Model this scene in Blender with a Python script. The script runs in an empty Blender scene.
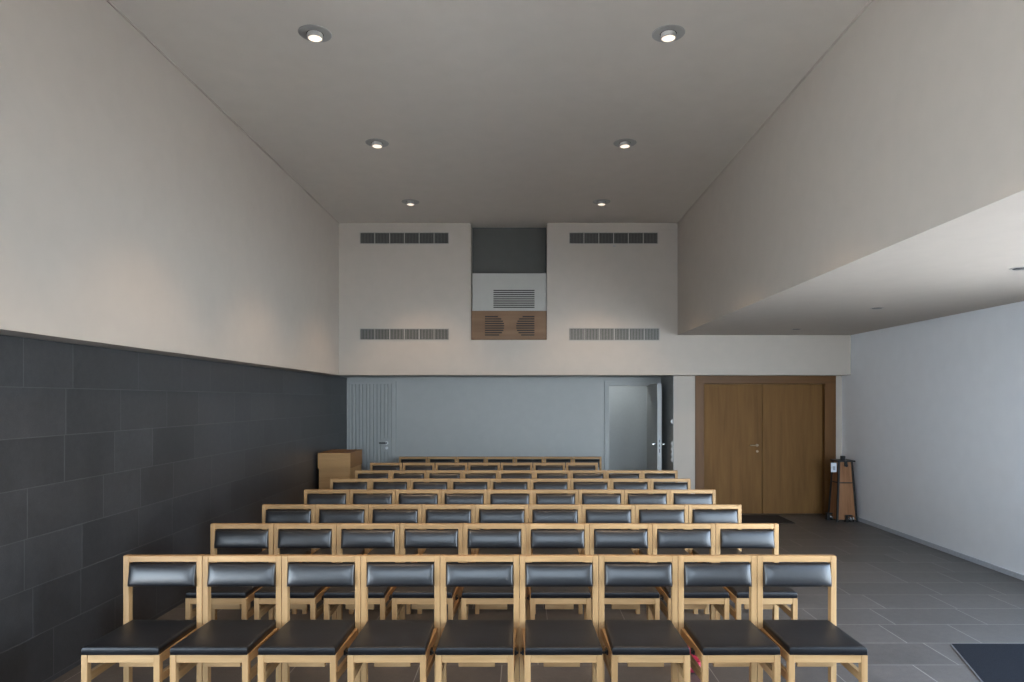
import bpy, bmesh, math, random
from mathutils import Vector, Matrix

random.seed(7)
scene = bpy.context.scene
C = scene.collection

# ------------------------------------------------------------------ camera
H = 1.755
cam_data = bpy.data.cameras.new('camera')
cam_data.sensor_width = 36.0
cam_data.lens = 24.01
cam_data.shift_x = -11.0 / 1024
cam_data.shift_y = 59.0 / 1024
cam_data.clip_start = 0.05
cam = bpy.data.objects.new('camera', cam_data)
cam.location = (0, 0, H)
cam.rotation_euler = (math.pi / 2, 0, 0)
C.objects.link(cam)
scene.camera = cam

# ------------------------------------------------------------------ world, daylight, exposure
sun_data = bpy.data.lights.new('sun', 'SUN')
sun_data.energy = 55.0
sun_data.angle = math.radians(0.6)
sun = bpy.data.objects.new('sun', sun_data)
sun.rotation_euler = (math.radians(-32), math.radians(-12), 0)   # falls on the terrace, away from the glazing
C.objects.link(sun)
world = bpy.data.worlds.new('sky')
scene.world = world
world.use_nodes = True
wb = world.node_tree.nodes['Background']
wn_ = world.node_tree
wtc = wn_.nodes.new('ShaderNodeTexCoord')
wsp = wn_.nodes.new('ShaderNodeSeparateXYZ')
wn_.links.new(wtc.outputs['Generated'], wsp.inputs[0])
wrp = wn_.nodes.new('ShaderNodeValToRGB')          # hazy bright horizon, deeper blue overhead
wrp.color_ramp.elements[0].position = 0.0
wrp.color_ramp.elements[0].color = (0.74, 0.88, 1.0, 1)
wrp.color_ramp.elements[1].position = 0.55
wrp.color_ramp.elements[1].color = (0.30, 0.42, 0.60, 1)
wn_.links.new(wsp.outputs[2], wrp.inputs[0])
wn_.links.new(wrp.outputs[0], wb.inputs['Color'])
wb.inputs['Strength'].default_value = 14.5

scene.view_settings.view_transform = 'Standard'
scene.view_settings.look = 'None'
scene.view_settings.gamma = 1
scene.view_settings.use_curve_mapping = False
scene.view_settings.exposure = 0.14


def portal(name, loc, size_x, size_y, rot):
    d = bpy.data.lights.new(name, 'AREA')
    d.shape = 'RECTANGLE'
    d.size = size_x
    d.size_y = size_y
    d.energy = 1
    d.cycles.is_portal = True
    o = bpy.data.objects.new(name, d)
    o.location = loc
    o.rotation_euler = rot
    C.objects.link(o)


# daylight portals in the two glazed openings
YB = -1.0                                   # end wall behind the viewer
WX0, WX1, WZ0, WZ1 = -2.4, 2.4, 1.3, 2.5    # its window
FPTS = [Vector((4.92, 5.1, 0)), Vector((2.64, 2.4, 0))]   # glazed front of the aisle, by the entrance mat
portal('daylight_portal', ((WX0 + WX1) / 2, YB - 0.16, (WZ0 + WZ1) / 2), WX1 - WX0, WZ1 - WZ0, (math.radians(90), 0, 0))
LW0, LW1, LWZ0, LWZ1 = -0.6, 3.3, 2.3, 3.0  # high left-wall window, unseen, added to light the right aisle wall
LVZ0, LVZ1 = 0.15, 1.3                       # low window under it, also unseen, added to light the chair fronts
portal('daylight_portal', (-3.2, (LW0 + LW1) / 2, (LWZ0 + LWZ1) / 2), LWZ1 - LWZ0, LW1 - LW0, (0, math.radians(-90), 0))
portal('daylight_portal', (-3.2, (LW0 + LW1) / 2, (LVZ0 + LVZ1) / 2), LVZ1 - LVZ0, LW1 - LW0, (0, math.radians(-90), 0))
for FA, FB in zip(FPTS, FPTS[1:]):
    fa = math.atan2(FA.y - FB.y, FA.x - FB.x)
    fm = (FA + FB) / 2 + Vector((math.sin(fa), -math.cos(fa), 0)) * 0.1
    portal('daylight_portal', (fm.x, fm.y, 1.36), (FA - FB).length, 2.7, (math.radians(90), 0, fa))
SPOT_W = 110.0
LENS_E = 1.15

# ------------------------------------------------------------------ materials


class NT:
    def __init__(self, name):
        self.m = bpy.data.materials.new(name)
        self.m.use_nodes = True
        self.t = self.m.node_tree
        self.b = self.t.nodes['Principled BSDF']

    def n(self, kind, **kw):
        nd = self.t.nodes.new(kind)
        for k, v in kw.items():
            setattr(nd, k, v)
        return nd

    def l(self, a, b):
        self.t.links.new(a, b)

    def math(self, op, a, b=None, c=None):
        nd = self.n('ShaderNodeMath', operation=op)
        for i, v in enumerate((a, b, c)):
            if v is None:
                continue
            if isinstance(v, (int, float)):
                nd.inputs[i].default_value = v
            else:
                self.l(v, nd.inputs[i])
        return nd.outputs[0]

    def ramp(self, fac, stops):
        r = self.n('ShaderNodeValToRGB')
        el = r.color_ramp.elements
        while len(el) < len(stops):
            el.new(0.5)
        for e, (p, c) in zip(el, stops):
            e.position = p
            e.color = (*c, 1)
        self.l(fac, r.inputs[0])
        return r.outputs[0]

    def bump(self, h, strength, dist=0.01):
        b = self.n('ShaderNodeBump')
        b.inputs['Strength'].default_value = strength
        b.inputs['Distance'].default_value = dist
        self.l(h, b.inputs['Height'])
        self.l(b.outputs[0], self.b.inputs['Normal'])


def plain(name, col, rough=0.5, metal=0.0, noise=0.06, nscale=30, bump=0.05, spec=0.5):
    m = NT(name)
    tc = m.n('ShaderNodeTexCoord')
    nz = m.n('ShaderNodeTexNoise')
    nz.inputs['Scale'].default_value = nscale
    nz.inputs['Detail'].default_value = 4
    m.l(tc.outputs['Object'], nz.inputs['Vector'])
    lo = tuple(c * (1 - noise) for c in col)
    hi = tuple(min(1, c * (1 + noise)) for c in col)
    m.l(m.ramp(nz.outputs[0], [(0.3, lo), (0.7, hi)]), m.b.inputs['Base Color'])
    m.b.inputs['Roughness'].default_value = rough
    m.b.inputs['Metallic'].default_value = metal
    m.b.inputs['Specular IOR Level'].default_value = spec
    if bump:
        m.bump(nz.outputs[0], bump, 0.002)
    return m.m


def wood(name, axis, dark, light, rough=0.45, rand=0.12, scale=1.0):
    m = NT(name)
    tc = m.n('ShaderNodeTexCoord')
    mp = m.n('ShaderNodeMapping')
    s = [22 * scale] * 3
    s['xyz'.index(axis)] = 1.6 * scale
    mp.inputs['Scale'].default_value = s
    m.l(tc.outputs['Object'], mp.inputs['Vector'])
    oi = m.n('ShaderNodeObjectInfo')
    add = m.n('ShaderNodeVectorMath', operation='ADD')
    m.l(mp.outputs[0], add.inputs[0])
    cmb = m.n('ShaderNodeCombineXYZ')
    rr = m.math('MULTIPLY', oi.outputs['Random'], 37.0)
    for i in range(3):
        m.l(rr, cmb.inputs[i])
    m.l(cmb.outputs[0], add.inputs[1])
    nz = m.n('ShaderNodeTexNoise')
    nz.inputs['Scale'].default_value = 1.0
    nz.inputs['Detail'].default_value = 6
    nz.inputs['Roughness'].default_value = 0.6
    nz.inputs['Distortion'].default_value = 0.4
    m.l(add.outputs[0], nz.inputs['Vector'])
    col = m.ramp(nz.outputs[0], [(0.28, dark), (0.72, light)])
    hsv = m.n('ShaderNodeHueSaturation')
    m.l(col, hsv.inputs['Color'])
    m.l(m.math('MULTIPLY_ADD', oi.outputs['Random'], 2 * rand, 1 - rand), hsv.inputs['Value'])
    m.l(hsv.outputs[0], m.b.inputs['Base Color'])
    m.b.inputs['Roughness'].default_value = rough
    m.b.inputs['Specular IOR Level'].default_value = 0.3
    m.bump(nz.outputs[0], 0.12, 0.002)
    return m.m


def slabs(name, ua, va, length, height, v0, base, joint, rough, jw, jmix, seed=0.0, tone=0.25, speck=0.3, off=0.0):
    """random-length stone slabs laid in courses (u along, v across)"""
    m = NT(name)
    tc = m.n('ShaderNodeTexCoord')
    sp = m.n('ShaderNodeSeparateXYZ')
    m.l(tc.outputs['Object'], sp.inputs[0])
    u = sp.outputs['XYZ'.index(ua.upper())]
    v = sp.outputs['XYZ'.index(va.upper())]
    vr = m.math('DIVIDE', m.math('SUBTRACT', v, v0), height)
    row = m.math('FLOOR', vr)
    vf = m.math('SUBTRACT', vr, row)
    wn = m.n('ShaderNodeTexWhiteNoise', noise_dimensions='1D')
    m.l(m.math('ADD', row, seed + 0.5), wn.inputs['W'])
    ur = m.math('ADD', m.math('DIVIDE', u, length * 2), m.math('MULTIPLY_ADD', wn.outputs[0], 5.0, off))
    cell = m.math('FLOOR', ur)
    uf = m.math('SUBTRACT', ur, cell)
    wn2 = m.n('ShaderNodeTexWhiteNoise', noise_dimensions='2D')
    cb = m.n('ShaderNodeCombineXYZ')
    m.l(m.math('ADD', cell, 0.5), cb.inputs[0])
    m.l(m.math('ADD', row, 0.5 + seed), cb.inputs[1])
    m.l(cb.outputs[0], wn2.inputs['Vector'])
    split = m.math('MULTIPLY_ADD', wn2.outputs[0], 0.3, 0.35)
    side = m.math('GREATER_THAN', uf, split)
    du = m.math('MINIMUM', m.math('MINIMUM', uf, m.math('SUBTRACT', 1.0, uf)),
                m.math('ABSOLUTE', m.math('SUBTRACT', uf, split)))
    du = m.math('MULTIPLY', du, length * 2)
    dv = m.math('MULTIPLY', m.math('MINIMUM', vf, m.math('SUBTRACT', 1.0, vf)), height)
    d = m.math('MINIMUM', du, dv)
    jf = m.n('ShaderNodeMapRange')
    jf.inputs['From Min'].default_value = jw * 0.4
    jf.inputs['From Max'].default_value = jw
    jf.inputs['To Min'].default_value = 1.0
    jf.inputs['To Max'].default_value = 0.0
    m.l(d, jf.inputs['Value'])
    wn3 = m.n('ShaderNodeTexWhiteNoise', noise_dimensions='3D')
    cb3 = m.n('ShaderNodeCombineXYZ')
    m.l(m.math('ADD', cell, 0.5), cb3.inputs[0])
    m.l(m.math('ADD', row, 0.5), cb3.inputs[1])
    m.l(m.math('ADD', side, 0.25), cb3.inputs[2])
    m.l(cb3.outputs[0], wn3.inputs['Vector'])
    nz = m.n('ShaderNodeTexNoise')
    nz.inputs['Scale'].default_value = 2.2
    nz.inputs['Detail'].default_value = 8
    nz.inputs['Roughness'].default_value = 0.65
    m.l(tc.outputs['Object'], nz.inputs['Vector'])
    nf = m.n('ShaderNodeTexNoise')
    nf.inputs['Scale'].default_value = 120
    nf.inputs['Detail'].default_value = 3
    m.l(tc.outputs['Object'], nf.inputs['Vector'])
    val = m.math('MULTIPLY_ADD', wn3.outputs[0], tone, 1 - tone / 2)
    val = m.math('MULTIPLY', val, m.math('MULTIPLY_ADD', nz.outputs[0], 0.9, 0.55))
    nm = m.n('ShaderNodeTexNoise')
    nm.inputs['Scale'].default_value = 16
    nm.inputs['Detail'].default_value = 8
    nm.inputs['Roughness'].default_value = 0.75
    m.l(tc.outputs['Object'], nm.inputs['Vector'])
    val = m.math('MULTIPLY', val, m.math('MULTIPLY_ADD', nm.outputs[0], 0.9, 0.55))
    val = m.math('MULTIPLY', val, m.math('MULTIPLY_ADD', nf.outputs[0], speck, 1 - speck / 2))
    vm = m.n('ShaderNodeVectorMath', operation='SCALE')
    vm.inputs[0].default_value = base
    m.l(val, vm.inputs['Scale'])
    mx = m.n('ShaderNodeMix', data_type='RGBA')
    m.l(m.math('MULTIPLY', jf.outputs[0], jmix), mx.inputs[0])
    m.l(vm.outputs[0], mx.inputs[6])
    mx.inputs[7].default_value = (*joint, 1)
    m.l(mx.outputs[2], m.b.inputs['Base Color'])
    m.l(m.math('MULTIPLY_ADD', nz.outputs[0], 0.2, rough - 0.1), m.b.inputs['Roughness'])
    h = m.math('SUBTRACT', m.math('MULTIPLY', nf.outputs[0], 0.35), jf.outputs[0])
    m.bump(h, 0.4, 0.003)
    return m.m


def leather(name, rough, spec):
    m = NT(name)
    tc = m.n('ShaderNodeTexCoord')
    nz = m.n('ShaderNodeTexNoise')
    nz.inputs['Scale'].default_value = 9
    nz.inputs['Detail'].default_value = 3
    m.l(tc.outputs['Object'], nz.inputs['Vector'])
    vo = m.n('ShaderNodeTexVoronoi')
    vo.inputs['Scale'].default_value = 500
    m.l(tc.outputs['Object'], vo.inputs['Vector'])
    m.l(m.ramp(nz.outputs[0], [(0.3, (0.007, 0.007, 0.008)), (0.7, (0.012, 0.012, 0.014))]), m.b.inputs['Base Color'])
    m.b.inputs['Roughness'].default_value = rough
    m.b.inputs['Specular IOR Level'].default_value = spec
    h = m.math('ADD', m.math('MULTIPLY', nz.outputs[0], 1.0), m.math('MULTIPLY', vo.outputs[0], 0.08))
    m.bump(h, 0.25, 0.004)
    return m.m


def emit(name, col, s):
    m = NT(name)
    m.b.inputs['Base Color'].default_value = (*col, 1)
    m.b.inputs['Emission Color'].default_value = (*col, 1)
    m.b.inputs['Emission Strength'].default_value = s
    return m.m


M = {}
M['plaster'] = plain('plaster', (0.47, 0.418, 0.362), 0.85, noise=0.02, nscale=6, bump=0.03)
M['daylit_wall'] = plain('daylit_wall_paint', (0.86, 0.875, 0.90), 0.7, noise=0.015, nscale=6, bump=0.03)  # lighter than the plaster to stand in for daylight on the aisle wall
M['soffit'] = plain('aisle_ceiling_paint', (0.48, 0.46, 0.44), 0.9, noise=0.02, nscale=5, bump=0.02)
M['ceiling'] = plain('ceiling_paint', (0.60, 0.55, 0.49), 0.9, noise=0.02, nscale=5, bump=0.02)
M['grey_paint'] = plain('pale_grey_paint', (0.40, 0.405, 0.39), 0.6, noise=0.02, nscale=8, bump=0.02)
M['passage_paint'] = plain('passage_paint', (0.55, 0.57, 0.57), 0.7, noise=0.02)
M['niche'] = plain('dark_grey_paint', (0.09, 0.09, 0.083), 0.8, noise=0.03, nscale=8)
M['white_panel'] = plain('white_lacquer', (0.40, 0.39, 0.36), 0.7, noise=0.02, nscale=8)
M['slate_wall'] = slabs('slate_wall', 'y', 'z', 0.60, 0.3, 0.03, (0.041, 0.0405, 0.042), (0.16, 0.16, 0.16),
                        0.36, 0.0028, 0.36, seed=3.0, tone=0.32, speck=0.5)
M['slate_floor'] = slabs('slate_floor', 'x', 'y', 0.68, 0.407, 4.525, (0.092, 0.082, 0.074), (0.34, 0.32, 0.29),
                         0.42, 0.0036, 0.85, seed=11.0, tone=0.25, speck=0.7)
M['oak_x'] = wood('oak_rail', 'x', (0.38, 0.215, 0.088), (0.54, 0.335, 0.158), rand=0.07)
M['oak_y'] = wood('oak_side', 'y', (0.38, 0.215, 0.088), (0.54, 0.335, 0.158), rand=0.07)
M['oak_z'] = wood('oak_post', 'z', (0.38, 0.215, 0.088), (0.54, 0.335, 0.158), rand=0.07)
M['door_oak'] = wood('door_oak', 'z', (0.135, 0.060, 0.012), (0.20, 0.098, 0.024), rough=0.65, rand=0.03, scale=0.6)
M['frame_oak'] = wood('frame_oak', 'z', (0.105, 0.044, 0.010), (0.155, 0.070, 0.018), rough=0.5, rand=0.03, scale=0.6)
M['frame_oak_x'] = wood('frame_oak_head', 'x', (0.105, 0.044, 0.010), (0.155, 0.070, 0.018), rough=0.5, rand=0.03, scale=0.6)
M['lectern_oak'] = wood('lectern_oak', 'x', (0.38, 0.21, 0.085), (0.52, 0.31, 0.14), rand=0.03, scale=0.6)
M['lectern_dark'] = wood('lectern_top_oak', 'y', (0.20, 0.095, 0.03), (0.30, 0.15, 0.055), rand=0.03, scale=0.6)
M['panel_oak'] = wood('panel_oak', 'x', (0.155, 0.085, 0.042), (0.21, 0.12, 0.062), rand=0.02, scale=0.5)
M['leather'] = leather('black_leather', 0.36, 0.8)
M['seat_leather'] = leather('worn_black_leather', 0.42, 0.4)
M['black_metal'] = plain('black_metal', (0.03, 0.03, 0.03), 0.45, metal=0.6, noise=0.1)
M['bronze'] = plain('bronze', (0.36, 0.26, 0.17), 0.45, metal=0.8, noise=0.05, bump=0)
M['steel'] = plain('brushed_steel', (0.6, 0.6, 0.6), 0.25, metal=1.0, noise=0.05, bump=0)
M['grey_metal'] = plain('grey_metal', (0.34, 0.36, 0.38), 0.45, metal=0.4, noise=0.03)
M['skirting'] = plain('skirting_paint', (0.46, 0.48, 0.52), 0.6)
M['lamp_metal'] = plain('lamp_metal', (0.36, 0.35, 0.33), 0.6, metal=0.2, noise=0.03, bump=0)
M['lamp_head'] = plain('lamp_head_metal', (0.55, 0.53, 0.50), 0.5, metal=0.2, noise=0.03, bump=0)
M['vent_dark'] = plain('vent_recess', (0.05, 0.05, 0.045), 0.8)
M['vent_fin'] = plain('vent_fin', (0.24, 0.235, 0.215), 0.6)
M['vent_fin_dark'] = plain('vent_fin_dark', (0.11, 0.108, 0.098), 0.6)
M['vent_frame'] = plain('vent_frame', (0.36, 0.34, 0.31), 0.6)
M['slot'] = plain('slot_shadow', (0.03, 0.028, 0.025), 0.9)
M['mat'] = plain('mat_fibre', (0.020, 0.021, 0.024), 0.95, noise=0.3, nscale=220, bump=0.4, spec=0.0)
M['door_mat'] = plain('door_mat_fibre', (0.042, 0.037, 0.034), 0.95, noise=0.3, nscale=220, bump=0.4, spec=0.1)
M['mat_edge'] = plain('mat_border', (0.13, 0.13, 0.135), 0.8, noise=0.1)
M['red'] = plain('red_fabric', (0.42, 0.02, 0.045), 0.6, noise=0.2, nscale=20)
M['pink'] = plain('pink_fabric', (0.50, 0.045, 0.085), 0.35, noise=0.15, nscale=20)
M['stand_wood'] = wood('stand_wood', 'z', (0.20, 0.085, 0.035), (0.34, 0.16, 0.07), rand=0.02, scale=0.8)
M['paper'] = plain('paper', (0.7, 0.72, 0.75), 0.8)
M['print'] = plain('print_grey', (0.35, 0.37, 0.42), 0.8)
M['white_plastic'] = plain('white_plastic', (0.72, 0.73, 0.74), 0.4)
M['lens'] = emit('lamp_lens', (1.0, 0.86, 0.70), LENS_E)
M['off_lens'] = plain('unlit_lens', (0.02, 0.02, 0.02), 0.3)
M['glass'] = None
g = NT('window_glass')
g.b.inputs['Base Color'].default_value = (1, 1, 1, 1)
g.b.inputs['Roughness'].default_value = 0.0
g.b.inputs['Transmission Weight'].default_value = 1.0
g.b.inputs['IOR'].default_value = 1.0
M['glass'] = g.m
M['paving'] = plain('terrace_paving', (0.5, 0.49, 0.47), 0.8)


# ------------------------------------------------------------------ mesh helpers
def add_box(bm, x0, x1, y0, y1, z0, z1, bev=0.0, seg=2):
    r = bmesh.ops.create_cube(bm, size=1.0)
    vs = r['verts']
    for v in vs:
        v.co.x = x0 if v.co.x < 0 else x1
        v.co.y = y0 if v.co.y < 0 else y1
        v.co.z = z0 if v.co.z < 0 else z1
    if bev:
        es = set()
        for v in vs:
            es.update(v.link_edges)
        bmesh.ops.bevel(bm, geom=list(es), offset=bev, segments=seg, profile=0.5, affect='EDGES')
    return vs


def add_prism(bm, bot, top):
    """quad frustum from 4 bottom and 4 top points (counter-clockwise from above)"""
    b = [bm.verts.new(p) for p in bot]
    t = [bm.verts.new(p) for p in top]
    bm.faces.new(b[::-1])
    bm.faces.new(t)
    n = len(b)
    for i in range(n):
        j = (i + 1) % n
        bm.faces.new((b[i], b[j], t[j], t[i]))


def add_cyl(bm, p0, p1, r, n=20, r2=None, caps=True):
    p0, p1 = Vector(p0), Vector(p1)
    d = p1 - p0
    q = d.to_track_quat('Z', 'Y').to_matrix().to_4x4()
    mt = Matrix.Translation((p0 + p1) / 2) @ q
    bmesh.ops.create_cone(bm, cap_ends=caps, segments=n, radius1=r, radius2=r if r2 is None else r2,
                          depth=d.length, matrix=mt)


def add_lathe(bm, prof, n=40, centre=(0, 0, 0)):
    rings = []
    for r, z in prof:
        rings.append([bm.verts.new((centre[0] + r * math.cos(2 * math.pi * k / n),
                                    centre[1] + r * math.sin(2 * math.pi * k / n), centre[2] + z)) for k in range(n)])
    for a, b in zip(rings, rings[1:]):
        for k in range(n):
            bm.faces.new((a[k], a[(k + 1) % n], b[(k + 1) % n], b[k]))


def add_pillow(bm, w, h, t, fn, nx=16, nz=10, e=0.014, crown=0.006, back=0.0, pw=4, pw2=4):
    """padded slab: w across, h along, t thick; rounded edges, front face crowned. fn(u,v,d)->xyz"""
    def prof(a, L):
        s = min(a, L - a)
        return 1.0 if s >= e else math.sqrt(max(0, 1 - (1 - s / e) ** 2))
    us = sorted(set([0, e * .15, e * .4, e * .7, e] + [e + (w - 2 * e) * k / nx for k in range(1, nx)] +
                    [w - e, w - e * .7, w - e * .4, w - e * .15, w]))
    vs = sorted(set([0, e * .15, e * .4, e * .7, e] + [e + (h - 2 * e) * k / nz for k in range(1, nz)] +
                    [h - e, h - e * .7, h - e * .4, h - e * .15, h]))
    front, rear = [], []
    for v in vs:
        rf, rb = [], []
        for u in us:
            p = prof(u, w) * prof(v, h)
            cu = 1 - abs(2 * u / w - 1) ** pw
            cv = 1 - abs(2 * v / h - 1) ** pw2
            d = t - e * (1 - p) + crown * cu * cv
            rf.append(bm.verts.new(fn(u - w / 2, v, d)))
            rb.append(bm.verts.new(fn(u - w / 2, v, back)))
        front.append(rf)
        rear.append(rb)
    ny, nxx = len(vs), len(us)
    for j in range(ny - 1):
        for i in range(nxx - 1):
            bm.faces.new((front[j][i], front[j][i + 1], front[j + 1][i + 1], front[j + 1][i]))
            bm.faces.new((rear[j][i], rear[j + 1][i], rear[j + 1][i + 1], rear[j][i + 1]))
    for i in range(nxx - 1):
        bm.faces.new((front[0][i], rear[0][i], rear[0][i + 1], front[0][i + 1]))
        bm.faces.new((front[-1][i], front[-1][i + 1], rear[-1][i + 1], rear[-1][i]))
    for j in range(ny - 1):
        bm.faces.new((front[j][0], front[j + 1][0], rear[j + 1][0], rear[j][0]))
        bm.faces.new((front[j][-1], rear[j][-1], rear[j + 1][-1], front[j + 1][-1]))


def obj(name, bm, mat, parent=None, smooth=False, loc=None):
    bmesh.ops.recalc_face_normals(bm, faces=bm.faces)
    me = bpy.data.meshes.new(name)
    bm.to_mesh(me)
    bm.free()
    me.materials.append(mat)
    if smooth:
        for p in me.polygons:
            p.use_smooth = True
    o = bpy.data.objects.new(name, me)
    if loc:
        o.location = loc
    C.objects.link(o)
    if parent:
        o.parent = parent
    return o


def box(name, x0, x1, y0, y1, z0, z1, mat, parent=None, bev=0.0):
    bm = bmesh.new()
    add_box(bm, x0, x1, y0, y1, z0, z1, bev)
    return obj(name, bm, mat, parent)


def boxes(name, lst, mat, parent=None, bev=0.0):
    bm = bmesh.new()
    for b in lst:
        add_box(bm, *b, bev=bev)
    return obj(name, bm, mat, parent)


def cyl(name, p0, p1, r, mat, parent=None, n=20, r2=None):
    bm = bmesh.new()
    add_cyl(bm, p0, p1, r, n, r2)
    return obj(name, bm, mat, parent)


def struct(o, label=None):
    o['kind'] = 'structure'
    if label:
        o['label'] = label
    return o


def tag(o, label, cat, group=None):
    o['label'] = label
    o['category'] = cat
    if group:
        o['group'] = group
    return o


def empty(name, loc=(0, 0, 0)):
    o = bpy.data.objects.new(name, None)
    o.empty_display_size = 0.1
    o.location = loc
    C.objects.link(o)
    return o


def thing(name, label, cat, loc=(0, 0, 0), group=None):
    return tag(empty(name, loc), label, cat, group)


def copy_thing(root, loc, label, rz=0.0):
    r = root.copy()
    C.objects.link(r)
    r.location = loc
    r.rotation_euler = (0, 0, rz)
    r['label'] = label
    for ch in list(root.children):
        c = ch.copy()
        C.objects.link(c)
        c.parent = r
        for gch in list(ch.children):
            d = gch.copy()
            C.objects.link(d)
            d.parent = c
    return r


# ------------------------------------------------------------------ the setting
XL, XS, XRU, XR = -2.74, -2.94, 2.30, 4.875
YW, YD, YR = 10.16, 10.44, 11.42           # bulkhead plane, door plane, recess back plane
ZC, ZS, ZB = 4.39, 2.72, 2.127              # ceiling, soffit, bulkhead underside

struct(box('floor', -3.6, 5.4, YB - 0.2, 13.6, -0.15, 0, M['slate_floor']),
       'dark slate floor of large rectangular slabs with thin pale joints')
struct(box('ceiling', -3.2, 2.8, YB - 0.2, 10.8, ZC, ZC + 0.15, M['ceiling']), 'smooth grey white high ceiling')
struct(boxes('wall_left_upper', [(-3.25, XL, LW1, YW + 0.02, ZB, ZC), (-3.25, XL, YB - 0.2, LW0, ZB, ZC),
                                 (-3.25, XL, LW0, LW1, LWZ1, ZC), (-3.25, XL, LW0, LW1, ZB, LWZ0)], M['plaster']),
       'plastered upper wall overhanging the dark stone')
struct(boxes('wall_left', [(-3.25, XS, LW1, YR + 0.2, 0, ZB - 0.004), (-3.25, XS, YB - 0.2, LW0, 0, ZB - 0.004),
                           (-3.25, XS, LW0, LW1, 0, LVZ0), (-3.25, XS, LW0, LW1, LVZ1, ZB - 0.004)], M['slate_wall']), 'dark slate clad lower wall')
struct(boxes('fill_window_low', [(-3.2, -3.12, y - 0.03, y + 0.03, LVZ0, LVZ1) for y in (LW0 + 0.03, (LW0 + LW1) / 2, LW1 - 0.03)] +
             [(-3.2, -3.12, LW0, LW1, z, z + 0.06) for z in (LVZ0, LVZ1 - 0.06)], M['black_metal']))  # frame of the added low opening, out of view
struct(boxes('fill_window_high', [(-3.2, -3.12, y - 0.03, y + 0.03, LWZ0, LWZ1) for y in (LW0 + 0.03, (LW0 + LW1) / 2, LW1 - 0.03)] +
             [(-3.2, -3.12, LW0, LW1, z, z + 0.06) for z in (LWZ0, LWZ1 - 0.06)], M['black_metal']))  # frame of the added high opening, out of view
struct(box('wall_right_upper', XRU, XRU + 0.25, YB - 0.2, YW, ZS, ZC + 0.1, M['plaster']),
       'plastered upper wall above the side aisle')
bm = bmesh.new()
q = [(XRU + 0.25, YB - 0.2), (2.76, YB - 0.2), (FPTS[1].x + 0.12, FPTS[1].y - 0.08), (XR + 0.2, FPTS[0].y - 0.05), (XR + 0.2, YW + 0.2), (XRU + 0.25, YW + 0.2)]
add_prism(bm, [(x, y, ZS) for x, y in q], [(x, y, ZS + 0.15) for x, y in q])
struct(obj('ceiling_aisle', bm, M['plaster']), 'low flat ceiling over the side aisle')
struct(box('wall_right', XR, XR + 0.2, FPTS[0].y, YD + 0.3, 0, ZS, M['daylit_wall']), 'plain pale wall of the side aisle')
NX0, NX1, NZ0 = -0.774, 0.357, 2.648
struct(boxes('wall_back', [
    (-3.2, NX0, YW, YD, ZB, ZC), (NX1, XRU + 0.25, YW, YD, ZB, ZC),
    (NX0, NX1, YW, YD, ZB, NZ0), (XRU + 0.25, XR, YW, YD, ZB, ZS)], M['plaster']),
    'upper back wall with niche, running on as a beam over the doors')
struct(box('wall_niche', NX0 - 0.1, NX1 + 0.1, YD, YD + 0.12, NZ0 - 0.3, ZC, M['niche']),
       'dark grey back of the niche')
struct(boxes('wall_back_pier', [(2.308, 2.63, YD, YR + 0.2, 0, ZB + 0.1)], M['plaster']), 'white pier beside the wooden doors')
struct(box('wall_recess_side', 2.300, 2.308, YD + 0.004, YR, 0, ZB, M['grey_paint']))
struct(box('wall_back_corner', 4.78, XR, YD, YD + 0.25, 0, ZB + 0.1, M['plaster']))
struct(box('wall_above_doors', 2.55, XR + 0.1, YD + 0.02, YD + 0.25, ZB - 0.005, ZS, M['plaster']))
struct(boxes('wall_recess', [(-3.25, 1.42, YR, YR + 0.16, 0, ZB + 0.15), (2.12, 2.31, YR, YR + 0.16, 0, ZB + 0.15),
                             (1.42, 2.12, YR, YR + 0.16, 2.0, ZB + 0.15)], M['grey_paint']),
       'pale grey wall at the back of the recess')
struct(box('ceiling_recess', -3.25, 2.3, YD, YR, ZB + 0.006, ZB + 0.15, M['grey_paint']))
# passage seen through the open door
struct(boxes('wall_passage', [(0.9, 3.0, 12.75, 12.9, 0, 2.5), (0.9, 1.0, YR + 0.16, 12.75, 0, 2.5),
                              (2.75, 2.85, YR + 0.16, 12.75, 0, 2.5)], M['passage_paint']))
ld = bpy.data.lights.new('passage_fill', 'POINT')  # added fill light without a fixture, brightens the passage
ld.energy = 9
ld.shadow_soft_size = 0.12
ld.color = (0.93, 0.98, 1.0)
lo = bpy.data.objects.new('passage_fill', ld)
lo.location = (1.55, 12.0, 2.3)
C.objects.link(lo)
struct(box('ceiling_passage', 0.9, 3.0, YR + 0.16, 12.9, 2.5, 2.6, M['grey_paint']))
struct(box('baseboard_right', XR - 0.014, XR, FPTS[0].y, YD, 0, 0.05, M['skirting']), 'slim light grey skirting strip')
# thin trim strips along the ceiling edges
struct(box('trim_1', XL, XL + 0.012, YB, YW, ZC - 0.012, ZC, M['plaster']))
struct(box('trim_2', XRU - 0.012, XRU, YB, YW, ZC - 0.012, ZC, M['plaster']))

# end wall behind the viewer with a tall central window (only its daylight is seen)
struct(boxes('wall_front', [(-3.25, WX0, YB - 0.2, YB, 0, ZC + 0.1), (WX1, 3.2, YB - 0.2, YB, 0, ZC + 0.1),
                            (WX0, WX1, YB - 0.2, YB, WZ1, ZC + 0.1), (WX0, WX1, YB - 0.2, YB, 0, WZ0)], M['plaster']))
struct(boxes('window_1', [(x - 0.03, x + 0.03, YB - 0.14, YB - 0.06, WZ0, WZ1) for x in (WX0 + 0.03, (WX0 + WX1) / 2, WX1 - 0.03)] +
             [(WX0, WX1, YB - 0.14, YB - 0.06, z, z + 0.06) for z in (WZ0, WZ1 - 0.06)], M['black_metal']))
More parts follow.
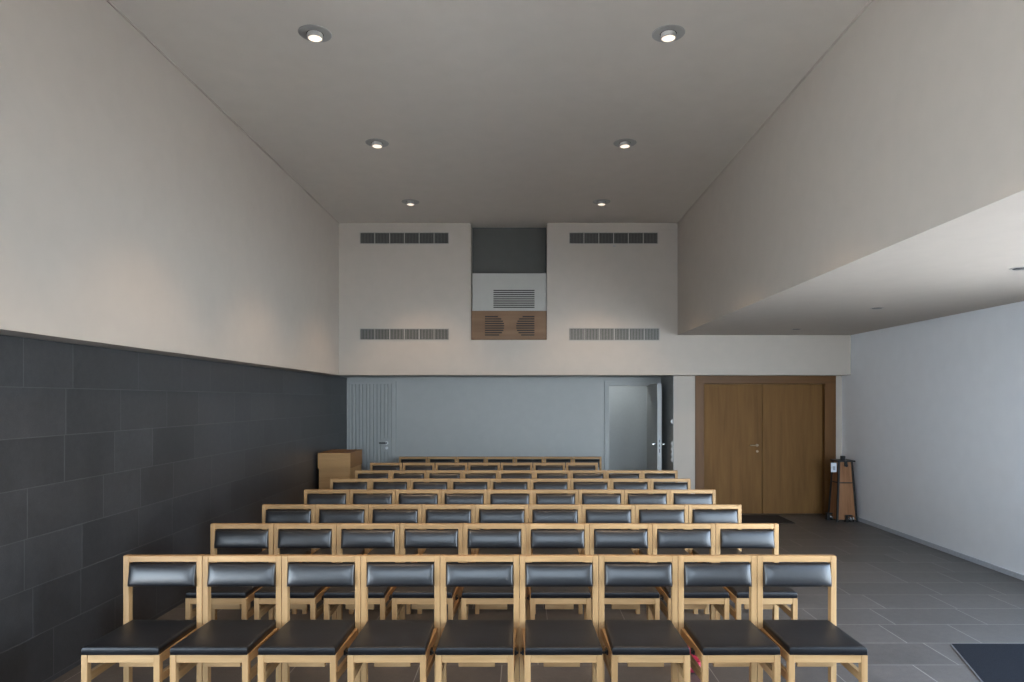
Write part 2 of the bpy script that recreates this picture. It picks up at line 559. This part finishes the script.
# slanting glazed side of the aisle, beside the entrance mat
bm = bmesh.new()
for FA, FB in zip(FPTS, FPTS[1:]):
    fd = (FB - FA).normalized()
    fn_ = Vector((-fd.y, fd.x, 0)) * 0.06
    fl = (FB - FA).length
    for k in range(4):
        c = FA + fd * (fl * k / 3)
        q = [c - fd * 0.03, c + fd * 0.03, c + fd * 0.03 + fn_, c - fd * 0.03 + fn_]
        add_prism(bm, [(p.x, p.y, 0.0) for p in q], [(p.x, p.y, ZS) for p in q])
    for z in (0.0, ZS - 0.06):
        q = [FA, FB, FB + fn_, FA + fn_]
        add_prism(bm, [(p.x, p.y, z) for p in q], [(p.x, p.y, z + 0.06) for p in q])
struct(obj('window_2', bm, M['black_metal']))
struct(box('terrace', -12, 16, YB - 16, 14, -0.3, -0.16, M['paving']))
struct(box('wall_front_right', 2.58, 2.76, YB - 0.2, 2.4, 0, ZS, M['plaster']))
# solid building shell around the hall
FA = FPTS[0]
struct(boxes('wall_outer', [(-3.6, 5.5, 13.4, 13.6, 0, 4.8), (-3.6, -3.25, LW1, 13.6, 0, 4.8),
                            (XR + 0.2, 5.5, FA.y, 13.6, 0, 4.8)], M['plaster']))
struct(boxes('roof', [(-3.6, 2.8, YB - 0.3, 13.6, 4.6, 4.85), (2.8, 5.5, FA.y, 13.6, 4.6, 4.85)], M['plaster']))

# ------------------------------------------------------------------ doors
# double wooden door
d1 = empty('door_1')
struct(d1, 'closed double door of brown oak in a wide oak frame')
DX0, DXL, DXM, DXR, DX1 = 2.63, 2.765, 3.68, 4.61, 4.78
ZH, ZT = 2.003, 2.125
YL = YD + 0.07
boxes('door_frame', [(DX0, DXL, YD - 0.012, YD + 0.2, 0, ZT - 0.12), (DXR, DX1, YD - 0.012, YD + 0.2, 0, ZT - 0.12)],
      M['frame_oak'], d1, bev=0.003)
box('door_head', DX0, DX1, YD - 0.013, YD + 0.2, ZH, ZT, M['frame_oak_x'], d1, bev=0.003)
for a, b in ((DXL + 0.003, DXM - 0.004), (DXM + 0.004, DXR - 0.003)):
    leaf = box('door_leaf', a, b, YL, YL + 0.05, 0.006, ZH - 0.004, M['door_oak'], d1, bev=0.002)
    if a < 3:
        bm = bmesh.new()
        add_cyl(bm, (3.60, YL, 1.06), (3.60, YL - 0.012, 1.06), 0.020, 20)
        add_cyl(bm, (3.60, YL - 0.01, 1.06), (3.60, YL - 0.055, 1.06), 0.009, 12)
        add_cyl(bm, (3.61, YL - 0.05, 1.06), (3.48, YL - 0.05, 1.06), 0.0085, 12)
        obj('door_handle', bm, M['bronze'], leaf, smooth=False)
        cyl('keyhole_plate', (3.605, YL, 0.965), (3.605, YL - 0.01, 0.965), 0.018, M['bronze'], leaf)

# ribbed pale door in the recess
d2 = empty('door_2')
struct(d2, 'pale grey door faced with narrow vertical ribs')
rx0, rx1, rzt = -2.905, -2.19, 2.035
boxes('door_frame', [(rx0 - 0.035, rx0, YR - 0.022, YR, 0, 2.075), (rx1, rx1 + 0.07, YR - 0.022, YR, 0, 2.075),
                     (rx0, rx1, YR - 0.022, YR, rzt, 2.075)], M['grey_paint'], d2, bev=0.002)
rib = []
nr = 12
step = (rx1 - rx0) / nr
for i in range(nr):
    rib.append((rx0 + i * step + 0.009, rx0 + (i + 1) * step - 0.009, YR - 0.03, YR - 0.008, 0.01, rzt - 0.015))
leaf = boxes('door_leaf', rib + [(rx0 + 0.002, rx1 - 0.002, YR - 0.012, YR - 0.001, 0.006, rzt - 0.004)], M['grey_paint'], d2)
hx = -2.27
box('lock_plate', hx - 0.075, hx + 0.055, YR - 0.034, YR - 0.028, 0.90, 1.12, M['grey_paint'], leaf)
bm = bmesh.new()
add_cyl(bm, (hx, YR - 0.03, 1.04), (hx, YR - 0.05, 1.04), 0.028)
add_cyl(bm, (hx, YR - 0.03, 0.955), (hx, YR - 0.045, 0.955), 0.024)
obj('door_rosette', bm, M['white_plastic'], leaf)
bm = bmesh.new()
add_cyl(bm, (hx, YR - 0.045, 1.04), (hx, YR - 0.085, 1.04), 0.009)
add_cyl(bm, (hx + 0.009, YR - 0.08, 1.04), (hx - 0.12, YR - 0.08, 1.04), 0.009)
obj('door_handle', bm, M['black_metal'], leaf)

# open grey door
d3 = empty('door_3')
struct(d3, 'pale grey door standing open into the recess')
ox0, ox1, oz = 1.438, 2.10, 1.99
boxes('door_frame', [(ox0 - 0.077, ox0, YR - 0.02, YR + 0.17, 0, oz + 0.08), (ox1, ox1 + 0.077, YR - 0.02, YR + 0.17, 0, oz + 0.08),
                     (ox0, ox1, YR - 0.02, YR + 0.17, oz, oz + 0.08)], M['grey_paint'], d3, bev=0.003)
LY0, LY1 = 10.68, YR - 0.024
leaf = box('door_leaf', 2.10, 2.168, LY0, LY1, 0.008, 2.015, M['grey_paint'], d3, bev=0.003)
box('lock_plate', 2.124, 2.144, LY0 - 0.003, LY0 + 0.01, 0.90, 1.16, M['grey_metal'], leaf)
for z0, z1 in ((0.93, 0.99), (1.02, 1.06), (1.09, 1.13)):
    box('latch_slot', 2.128, 2.140, LY0 - 0.006, LY0 - 0.002, z0, z1, M['black_metal'], leaf)
for s in (-1, 1):
    xx = 2.10 if s < 0 else 2.168
    bm = bmesh.new()
    add_cyl(bm, (xx, LY0 + 0.07, 1.06), (xx + s * 0.01, LY0 + 0.07, 1.06), 0.025)
    add_cyl(bm, (xx, LY0 + 0.07, 1.06), (xx + s * 0.055, LY0 + 0.07, 1.06), 0.009)
    add_cyl(bm, (xx + s * 0.05, LY0 + 0.06, 1.06), (xx + s * 0.05, LY0 + 0.19, 1.06), 0.009)
    obj('door_handle', bm, M['steel'], leaf)

# switches and sockets on the side of the pier
sw = thing('light_switch', 'small white switch high on the pier beside the open grey door', 'switch')
box('switch_plate', 2.284, 2.300, 10.47, 10.53, 1.39, 1.46, M['white_plastic'], sw, bev=0.003)
box('rocker', 2.278, 2.285, 10.482, 10.518, 1.405, 1.445, M['steel'], sw, bev=0.002)
sk = thing('socket_strip', 'upright strip of white sockets low on the pier beside the open grey door', 'socket')
box('back_plate', 2.289, 2.300, 10.47, 10.545, 0.80, 1.12, M['white_plastic'], sk, bev=0.003)
for k in range(4):
    z = 0.84 + 0.08 * k
    cyl('socket', (2.290, 10.507, z), (2.278, 10.507, z), 0.027, M['white_plastic'], sk)

# ------------------------------------------------------------------ niche units
un = thing('ventilation_panel', 'white panel with horizontal louvre slots standing in the dark niche', 'panel')
zp0, zp1 = 3.085, 3.645
pan = box('panel', NX0 + 0.02, NX1 - 0.003, YW + 0.03, YW + 0.06, zp0, zp1, M['white_panel'], un, bev=0.002)
gx0, gx1 = (493.5 - 523) / 67.0, (534.5 - 523) / 67.0
for k in range(9):
    z = 3.13 + k * 0.0315
    box('louvre', gx0, gx1, YW + 0.026, YW + 0.034, z, z + 0.015, M['slot'], un)
wp = thing('wooden_loudspeaker', 'oak faced loudspeaker box with two louvred round openings in the niche', 'loudspeaker')
box('cabinet', NX0 + 0.004, NX1 - 0.004, YW - 0.008, YD - 0.01, NZ0 + 0.003, zp0 - 0.004, M['panel_oak'], wp, bev=0.003)
box('louvre_border', (485.3 - 523) / 67.3, (534.6 - 523) / 67.3, YW - 0.011, YW - 0.005, 2.70, 3.005, M['panel_oak'], wp)
zc = 2.853
for cxp in (-0.43, 0.05):
    bm = bmesh.new()
    for k in range(9):
        z = 2.713 + k * 0.034
        dz = z + 0.009 - zc
        half = math.sqrt(max(0.0004, 0.152 ** 2 - dz * dz))
        out = 0.135
        if cxp < 0:
            x0, x1 = cxp - out, cxp + half
        else:
            x0, x1 = cxp - half, cxp + 0.12
        add_box(bm, x0, x1, YW - 0.0135, YW - 0.009, z, z + 0.017)
    obj('louvre', bm, M['slot'], wp)


# air grilles
def grille(px0, px1, y0, y1, label, bright):
    s = 67.2
    x0, x1 = (px0 - 523) / s, (px1 - 523) / s
    z1, z0 = H + (400 - y0) / s, H + (400 - y1) / s
    t = thing('air_grille', label, 'vent', ((x0 + x1) / 2, YW, z0), 'air grilles on the back wall')
    w, h = (x1 - x0) / 2, z1 - z0
    boxes('grille_frame', [(-w, w, -0.012, 0, 0, 0.007), (-w, w, -0.012, 0, h - 0.007, h),
                           (-w, -w + 0.007, -0.012, 0, 0.007, h - 0.007), (w - 0.007, w, -0.012, 0, 0.007, h - 0.007)],
          M['vent_frame'], t)
    box('grille_back', -w + 0.01, w - 0.01, -0.002, 0.0, 0.01, h - 0.01, M['vent_dark'], t)
    lst = []
    n = 60
    for k in range(n):
        x = -w + 0.012 + (2 * w - 0.024) * (k + 0.5) / n
        tk = 0.0042 if not bright else 0.0058
        lst.append((x - tk, x + tk, -0.008, -0.002, 0.008, h - 0.008))
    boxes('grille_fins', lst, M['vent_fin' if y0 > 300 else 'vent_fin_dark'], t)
    for k in range(1, 6):
        x = -w + 2 * w * k / 6
        box('divider', x - 0.006, x + 0.006, -0.012, -0.002, 0.006, h - 0.006, M['vent_frame'], t)


grille(360, 449, 232.5, 244, 'long air grille high on the back wall, left of the niche', False)
grille(569, 658, 232.5, 244, 'long air grille high on the back wall, right of the niche', False)
grille(360, 449, 328.5, 340, 'long air grille low on the back wall, left of the wooden loudspeaker', False)
grille(569, 659.5, 328, 340.5, 'long air grille low on the back wall, right of the wooden loudspeaker', True)
bm = bmesh.new()
add_box(bm, 1.34, 1.375, YW - 0.02, YW, 4.035, 4.05, 0.003)
tag(obj('wall_fixing', bm, M['grey_metal']), 'tiny grey fixing just under the upper right air grille', 'fixing')

# ------------------------------------------------------------------ ceiling lamps


def make_lamp(label):
    t = thing('ceiling_spotlight', label, 'ceiling light', group='recessed spotlights in the high ceiling')
    bm = bmesh.new()
    add_lathe(bm, [(0.060, -0.001), (0.060, -0.006), (0.114, -0.005), (0.118, -0.002), (0.118, 0.0)])
    obj('trim_ring', bm, M['lamp_metal'], t, smooth=False)
    bm = bmesh.new()
    add_lathe(bm, [(0.0005, -0.0015), (0.060, -0.0015)])
    obj('recess', bm, M['slot'], t)
    bm = bmesh.new()
    add_lathe(bm, [(0.0005, -0.003), (0.052, -0.003), (0.054, -0.006), (0.054, -0.036), (0.051, -0.038), (0.048, -0.038), (0.047, -0.034)])
    obj('lamp_head', bm, M['lamp_head'], t, smooth=False)
    bm = bmesh.new()
    add_lathe(bm, [(0.0005, -0.0365), (0.030, -0.036), (0.047, -0.0345)])
    obj('lens', bm, M['lens'], t)
    ld = bpy.data.lights.new('spot_bulb', 'SPOT')
    ld.energy = SPOT_W
    ld.color = (1.0, 0.70, 0.45)
    ld.spot_size = math.radians(86)
    ld.spot_blend = 0.45
    ld.shadow_soft_size = 0.045
    lo = bpy.data.objects.new('spot_bulb', ld)
    lo.location = (0, 0, -0.045)
    C.objects.link(lo)
    lo.parent = t
    return t


lamp0 = None
lamp_lab = {4.91: 'nearest', 7.0: 'middle', 9.08: 'farthest', 2.82: 'overhead'}
for yy in (4.91, 7.0, 9.08, 2.82):
    for xx, sd in ((-1.495, 'left'), (1.045, 'right')):
        lab = {4.91: f'lit round ceiling spotlight, nearest and largest of the {sd} row',
               7.0: f'lit round ceiling spotlight, middle one of the {sd} row',
               9.08: f'lit round ceiling spotlight, farthest of the {sd} row, just before the back wall',
               2.82: f'lit round ceiling spotlight of the {sd} row, overhead before the first chairs'}[yy]
        if lamp0 is None:
            lamp0 = make_lamp(lab)
            lamp0.location = (xx, yy, ZC)
        else:
            copy_thing(lamp0, (xx, yy, ZC), lab)


def make_downlight(label):
    t = thing('small_downlight', label, 'ceiling light', group='unlit downlights in the aisle ceiling')
    bm = bmesh.new()
    add_lathe(bm, [(0.048, -0.001), (0.050, -0.005), (0.064, -0.004), (0.066, 0.0)], 28)
    obj('trim_ring', bm, M['vent_frame'], t)
    bm = bmesh.new()
    add_lathe(bm, [(0.0005, -0.008), (0.044, -0.008), (0.050, -0.001)], 28)
    obj('lens', bm, M['off_lens'], t)
    return t


dl = make_downlight('unlit downlight in the low aisle ceiling, nearest one at the right edge')
dl.location = (3.64, 5.0, ZS)
copy_thing(dl, (3.71, 7.16, ZS), 'unlit downlight in the low aisle ceiling, middle of three')
copy_thing(dl, (3.72, 9.3, ZS), 'unlit downlight in the low aisle ceiling, farthest, before the beam over the doors')

# ------------------------------------------------------------------ chairs
PITCH = 0.4703


def make_chair():
    """origin on the floor under the middle of the back posts' front face; seat towards -y"""
    t = empty('wooden_chair')
    t['category'] = 'chair'
    t['group'] = 'padded wooden chairs set out in rows'
    HW = PITCH / 2 - 0.0012
    HT = 0.830
    SD = 0.43                   # seat depth in front of the posts
    for s in (-1, 1):
        a, b = sorted((s * HW, s * (HW - 0.0335)))
        box('rear_post', a, b, 0.0, 0.042, 0, HT, M['oak_z'], t, bev=0.0025)
    box('top_rail', -HW + 0.0335, HW - 0.0335, 0.002, 0.040, HT - 0.036, HT - 0.0005, M['oak_x'], t, bev=0.002)
    LW = 0.2085
    for s in (-1, 1):
        a, b = sorted((s * LW, s * (LW - 0.033)))
        box('front_leg', a, b, -SD + 0.004, -SD + 0.04, 0, 0.402, M['oak_z'], t, bev=0.0025)
    box('seat_apron', -LW + 0.033, LW - 0.033, -SD + 0.007, -SD + 0.03, 0.359, 0.4015, M['oak_x'], t, bev=0.002)
    box('rear_rail', -LW + 0.02, LW - 0.02, -0.002, 0.022, 0.355, 0.4015, M['oak_x'], t, bev=0.002)
    for s in (-1, 1):
        bm = bmesh.new()
        f1, f0 = s * (LW - 0.003), s * (LW - 0.026)
        r1, r0 = s * (LW + 0.010), s * (LW - 0.013)
        for z0, z1, nm in ((0.352, 0.4015, 'side_rail'), (0.250, 0.293, 'stretcher')):
            bm = bmesh.new()
            ya, yb = -SD + 0.038, 0.003
            add_prism(bm, [(f0, ya, z0), (f1, ya, z0), (r1, yb, z0), (r0, yb, z0)],
                      [(f0, ya, z1), (f1, ya, z1), (r1, yb, z1), (r0, yb, z1)])
            obj(nm, bm, M['oak_y'], t)
        # steel hook that links neighbouring chairs
        bm = bmesh.new()
        x0 = s * (LW + 0.001)
        a, b = sorted((x0, x0 + s * 0.012))
        add_box(bm, a, b, -SD + 0.15, -SD + 0.20, 0.345, 0.372, 0.002)
        add_box(bm, *sorted((x0, x0 + s * 0.022)), -SD + 0.15, -SD + 0.156, 0.352, 0.366, 0.001)
        obj('link_bracket', bm, M['black_metal'], t)
    box('shelf_board', -0.101, 0.101, -SD + 0.165, -SD + 0.187, 0.276, 0.402, M['oak_x'], t, bev=0.002)
    # seat cushion
    bm = bmesh.new()
    add_pillow(bm, 0.409, SD + 0.034, 0.041, lambda u, v, d: (u * (1 - 0.024 * v / SD), -SD + 0.001 + v, 0.4025 + d), nx=14,
               nz=14, e=0.011, crown=0.006)
    obj('seat', bm, M['seat_leather'], t, smooth=True)
    # back cushion, lower edge leaning forward
    bm = bmesh.new()
    hh = 0.138
    ang = math.radians(11)

    def fn(u, v, d):
        y = -(d + (hh - v) * math.sin(ang)) + 0.022
        return (u, y, 0.653 + v * math.cos(ang) + (d - 0.02) * math.sin(ang))
    add_pillow(bm, 0.400, hh, 0.024, fn, nx=22, nz=10, e=0.016, crown=0.015, pw=9, pw2=2.4)
    obj('backrest', bm, M['leather'], t, smooth=True)
    return t


rows = [  # left px, right px, seats, depth
    (122.9, 836.6, 9, 4.05, [0, 0, -.013, .012, 0, .008, -.016, .019, -.015]),
    (210.0, 778.9, 9, 5.09, None),
    (262.0, 741.6, 9, 6.02, None),
    (303.7, 716.0, 9, 7.02, None),
    (330.0, 690.7, 9, 8.01, None),
    (355.0, 677.8, 9, 8.95, None),
    (369.7, 598.2, 7, 10.05, None),
    (398.7, 601.8, 7, 11.13, None),
]
ordn = ['first', 'second', 'third', 'fourth', 'fifth', 'sixth', 'seventh', 'eighth', 'ninth']
rown = ['front row', 'second row', 'third row', 'fourth row', 'fifth row', 'sixth row', 'seventh row',
        'rearmost row']
proto = None
for ri, (pl, pr, n, Y, dxs) in enumerate(rows):
    s = 683.0 / Y
    x0, x1 = (pl - 523) / s, (pr - 523) / s
    pitch = max(PITCH, (x1 - x0) / n)
    mid = (x0 + x1) / 2
    for i in range(n):
        x = mid + (i - (n - 1) / 2) * pitch
        dx = 0.3 * dxs[i] if dxs else random.uniform(-0.005, 0.005)
        rz = dx / 0.43
        if n == 9 and i == 4:
            pos = 'middle chair'
        elif n == 7 and i == 3:
            pos = 'middle chair'
        elif i == 0:
            pos = 'leftmost chair'
        elif i == n - 1:
            pos = 'rightmost chair'
        elif i < n / 2:
            pos = ordn[i] + ' chair from the left'
        else:
            pos = ordn[n - 1 - i] + ' chair from the right'
        extra = {0: ', nearest the dark stone wall', n - 1: ', on the aisle side'}.get(i, '')
        label = f'oak chair with black padding, {pos} in the {rown[ri]}'
        if proto is None:
            proto = make_chair()
            proto.location = (x, Y, 0)
            proto.rotation_euler = (0, 0, rz)
            proto['label'] = label
        else:
            copy_thing(proto, (x, Y, 0), label, rz)

# ------------------------------------------------------------------ lectern by the stone wall
lc = thing('lectern', 'boxy oak lectern with overhanging top by the dark stone wall', 'lectern', (-2.675, 9.66, 0))
lw = 0.228
box('body', -lw + 0.012, lw, 0.012, 0.70, 0, 0.80, M['lectern_oak'], lc, bev=0.002)
box('top_front', -lw, lw + 0.002, 0.0, 0.022, 0.785, 1.004, M['lectern_oak'], lc, bev=0.002)
boxes('top_side', [(lw - 0.02, lw + 0.003, 0.022, 0.715, 0.785, 1.004), (-lw, -lw + 0.022, 0.022, 0.715, 0.785, 1.004),
                   (-lw + 0.022, lw - 0.02, 0.693, 0.715, 0.785, 1.004)], M['lectern_dark'], lc)
box('desk_top', -lw + 0.022, lw - 0.02, 0.022, 0.693, 0.795, 0.996, M['lectern_dark'], lc)

# ------------------------------------------------------------------ tapered stand by the doors
st = thing('tapered_stand', 'tall tapered wooden box stand with black edge bars beside the oak doors', 'stand', (4.665, 9.975, 0))
b0, b1, zt = 0.145, 0.098, 0.86
zb = 0.03


def hw(z):
    return b0 + (b1 - b0) * (z - zb) / (zt - zb)


bm = bmesh.new()
q0, q1 = hw(zb) - 0.008, hw(zt) - 0.008
add_prism(bm, [(-q0, -q0, zb), (q0, -q0, zb), (q0, q0, zb), (-q0, q0, zb)], [(-q1, -q1, zt), (q1, -q1, zt), (q1, q1, zt), (-q1, q1, zt)])
obj('box_body', bm, M['stand_wood'], st)
for sx in (-1, 1):
    for sy in (-1, 1):
        bm = bmesh.new()
        w = 0.013

        def quad(z):
            c = hw(z) - w * 0.5
            return [(sx * c - w, sy * c - w, z), (sx * c + w, sy * c - w, z), (sx * c + w, sy * c + w, z), (sx * c - w, sy * c + w, z)]
        add_prism(bm, quad(0.0), quad(zt + 0.005))
        obj('edge_bar', bm, M['black_metal'], st)
hb = hw(0.56)
boxes('cross_band', [(-hb, hb, -hb - 0.002, -hb + 0.012, 0.553, 0.566), (-hb - 0.002, -hb + 0.012, -hb, hb, 0.553, 0.566)],
      M['black_metal'], st)
box('top_plate', -0.125, 0.13, -0.125, 0.13, zt, zt + 0.022, M['black_metal'], st, bev=0.003)
bm = bmesh.new()
add_box(bm, -0.055, 0.0, -0.10, -0.045, zt + 0.02, zt + 0.085, 0.005)
obj('knob', bm, M['black_metal'], st)
cyl('catch', (0.0, -0.13, zt - 0.05), (0.0, -0.10, zt - 0.05), 0.022, M['black_metal'], st)
box('drop_hook', -0.02, 0.02, -0.118, -0.10, zt - 0.06, zt, M['black_metal'], st)
pt = box('paper_tag', -0.225, -0.145, -0.132, -0.126, 0.715, 0.85, M['paper'], st)
box('print_block', -0.20, -0.165, -0.134, -0.1315, 0.745, 0.80, M['print'], pt)
for (px, py) in ((0.02, -0.165), (-0.165, 0.02)):
    bm = bmesh.new()
    for k in (-1, 1):
        add_cyl(bm, (px + 0.02 + k * 0.02, py, 0.042), (px + 0.02 + k * 0.02 + 0.014, py, 0.042), 0.042, 22)
    add_cyl(bm, (px - 0.03, py, 0.045), (px + 0.06, py, 0.045), 0.012, 12)
    obj('caster', bm, M['steel'], st)
    bm = bmesh.new()
    add_box(bm, px - 0.05, px - 0.02, py - 0.02, py + 0.06, 0.0, 0.10, 0.004)
    add_box(bm, px - 0.02, px + 0.05, py + 0.0, py + 0.06, 0.085, 0.10, 0.003)
    obj('caster_bracket', bm, M['black_metal'], st)

# ------------------------------------------------------------------ mats and red bundle
mt = thing('floor_mat', 'dark grey floor mat with pale edge at the lower right', 'mat')
bm = bmesh.new()
pts = [(2.58, 3.4), (2.95, 3.4), (3.75, 4.55), (3.75, 4.89), (3.07, 4.89)]
add_prism(bm, [(x, y, 0.0) for x, y in pts], [(x, y, 0.010) for x, y in pts])
obj('mat_pile', bm, M['mat'], mt)
bm = bmesh.new()
for (a, b) in ((pts[0], pts[4]), (pts[4], pts[3])):
    d = Vector((b[0] - a[0], b[1] - a[1], 0)).normalized()
    nrm = Vector((-d.y, d.x, 0)) * 0.010
    q = [Vector((*a, 0)) , Vector((*b, 0)), Vector((*b, 0)) + nrm, Vector((*a, 0)) + nrm]
    add_prism(bm, [tuple(p) for p in q], [(p.x, p.y, 0.008) for p in q])
obj('mat_border', bm, M['mat_edge'], mt)
bm = bmesh.new()
add_box(bm, 2.85, 3.87, 9.70, 10.36, 0.0, 0.010, 0.003)
tag(obj('door_mat', bm, M['door_mat']), 'thin dark mat on the slate floor before the oak double doors', 'mat')

rb = thing('red_bundle', 'rolled red and pink bundle on the floor behind the front row', 'bundle', (1.075, 4.40, 0))
bm = bmesh.new()
add_cyl(bm, (-0.095, 0, 0.031), (0.105, 0, 0.031), 0.031, 20)
bmesh.ops.bevel(bm, geom=[e for e in bm.edges if len(e.link_faces) == 2 and any(len(f.verts) > 4 for f in e.link_faces)],
                offset=0.010, segments=3, affect='EDGES')
obj('roll', bm, M['pink'], rb, smooth=True)
bm = bmesh.new()
add_pillow(bm, 0.13, 0.15, 0.03, lambda u, v, d: (u + 0.03, 0.055 + 0.02 - d * 1.0, 0.0 + v), nx=8, nz=6, e=0.014, crown=0.01)
obj('folded_cloth', bm, M['red'], rb, smooth=True)
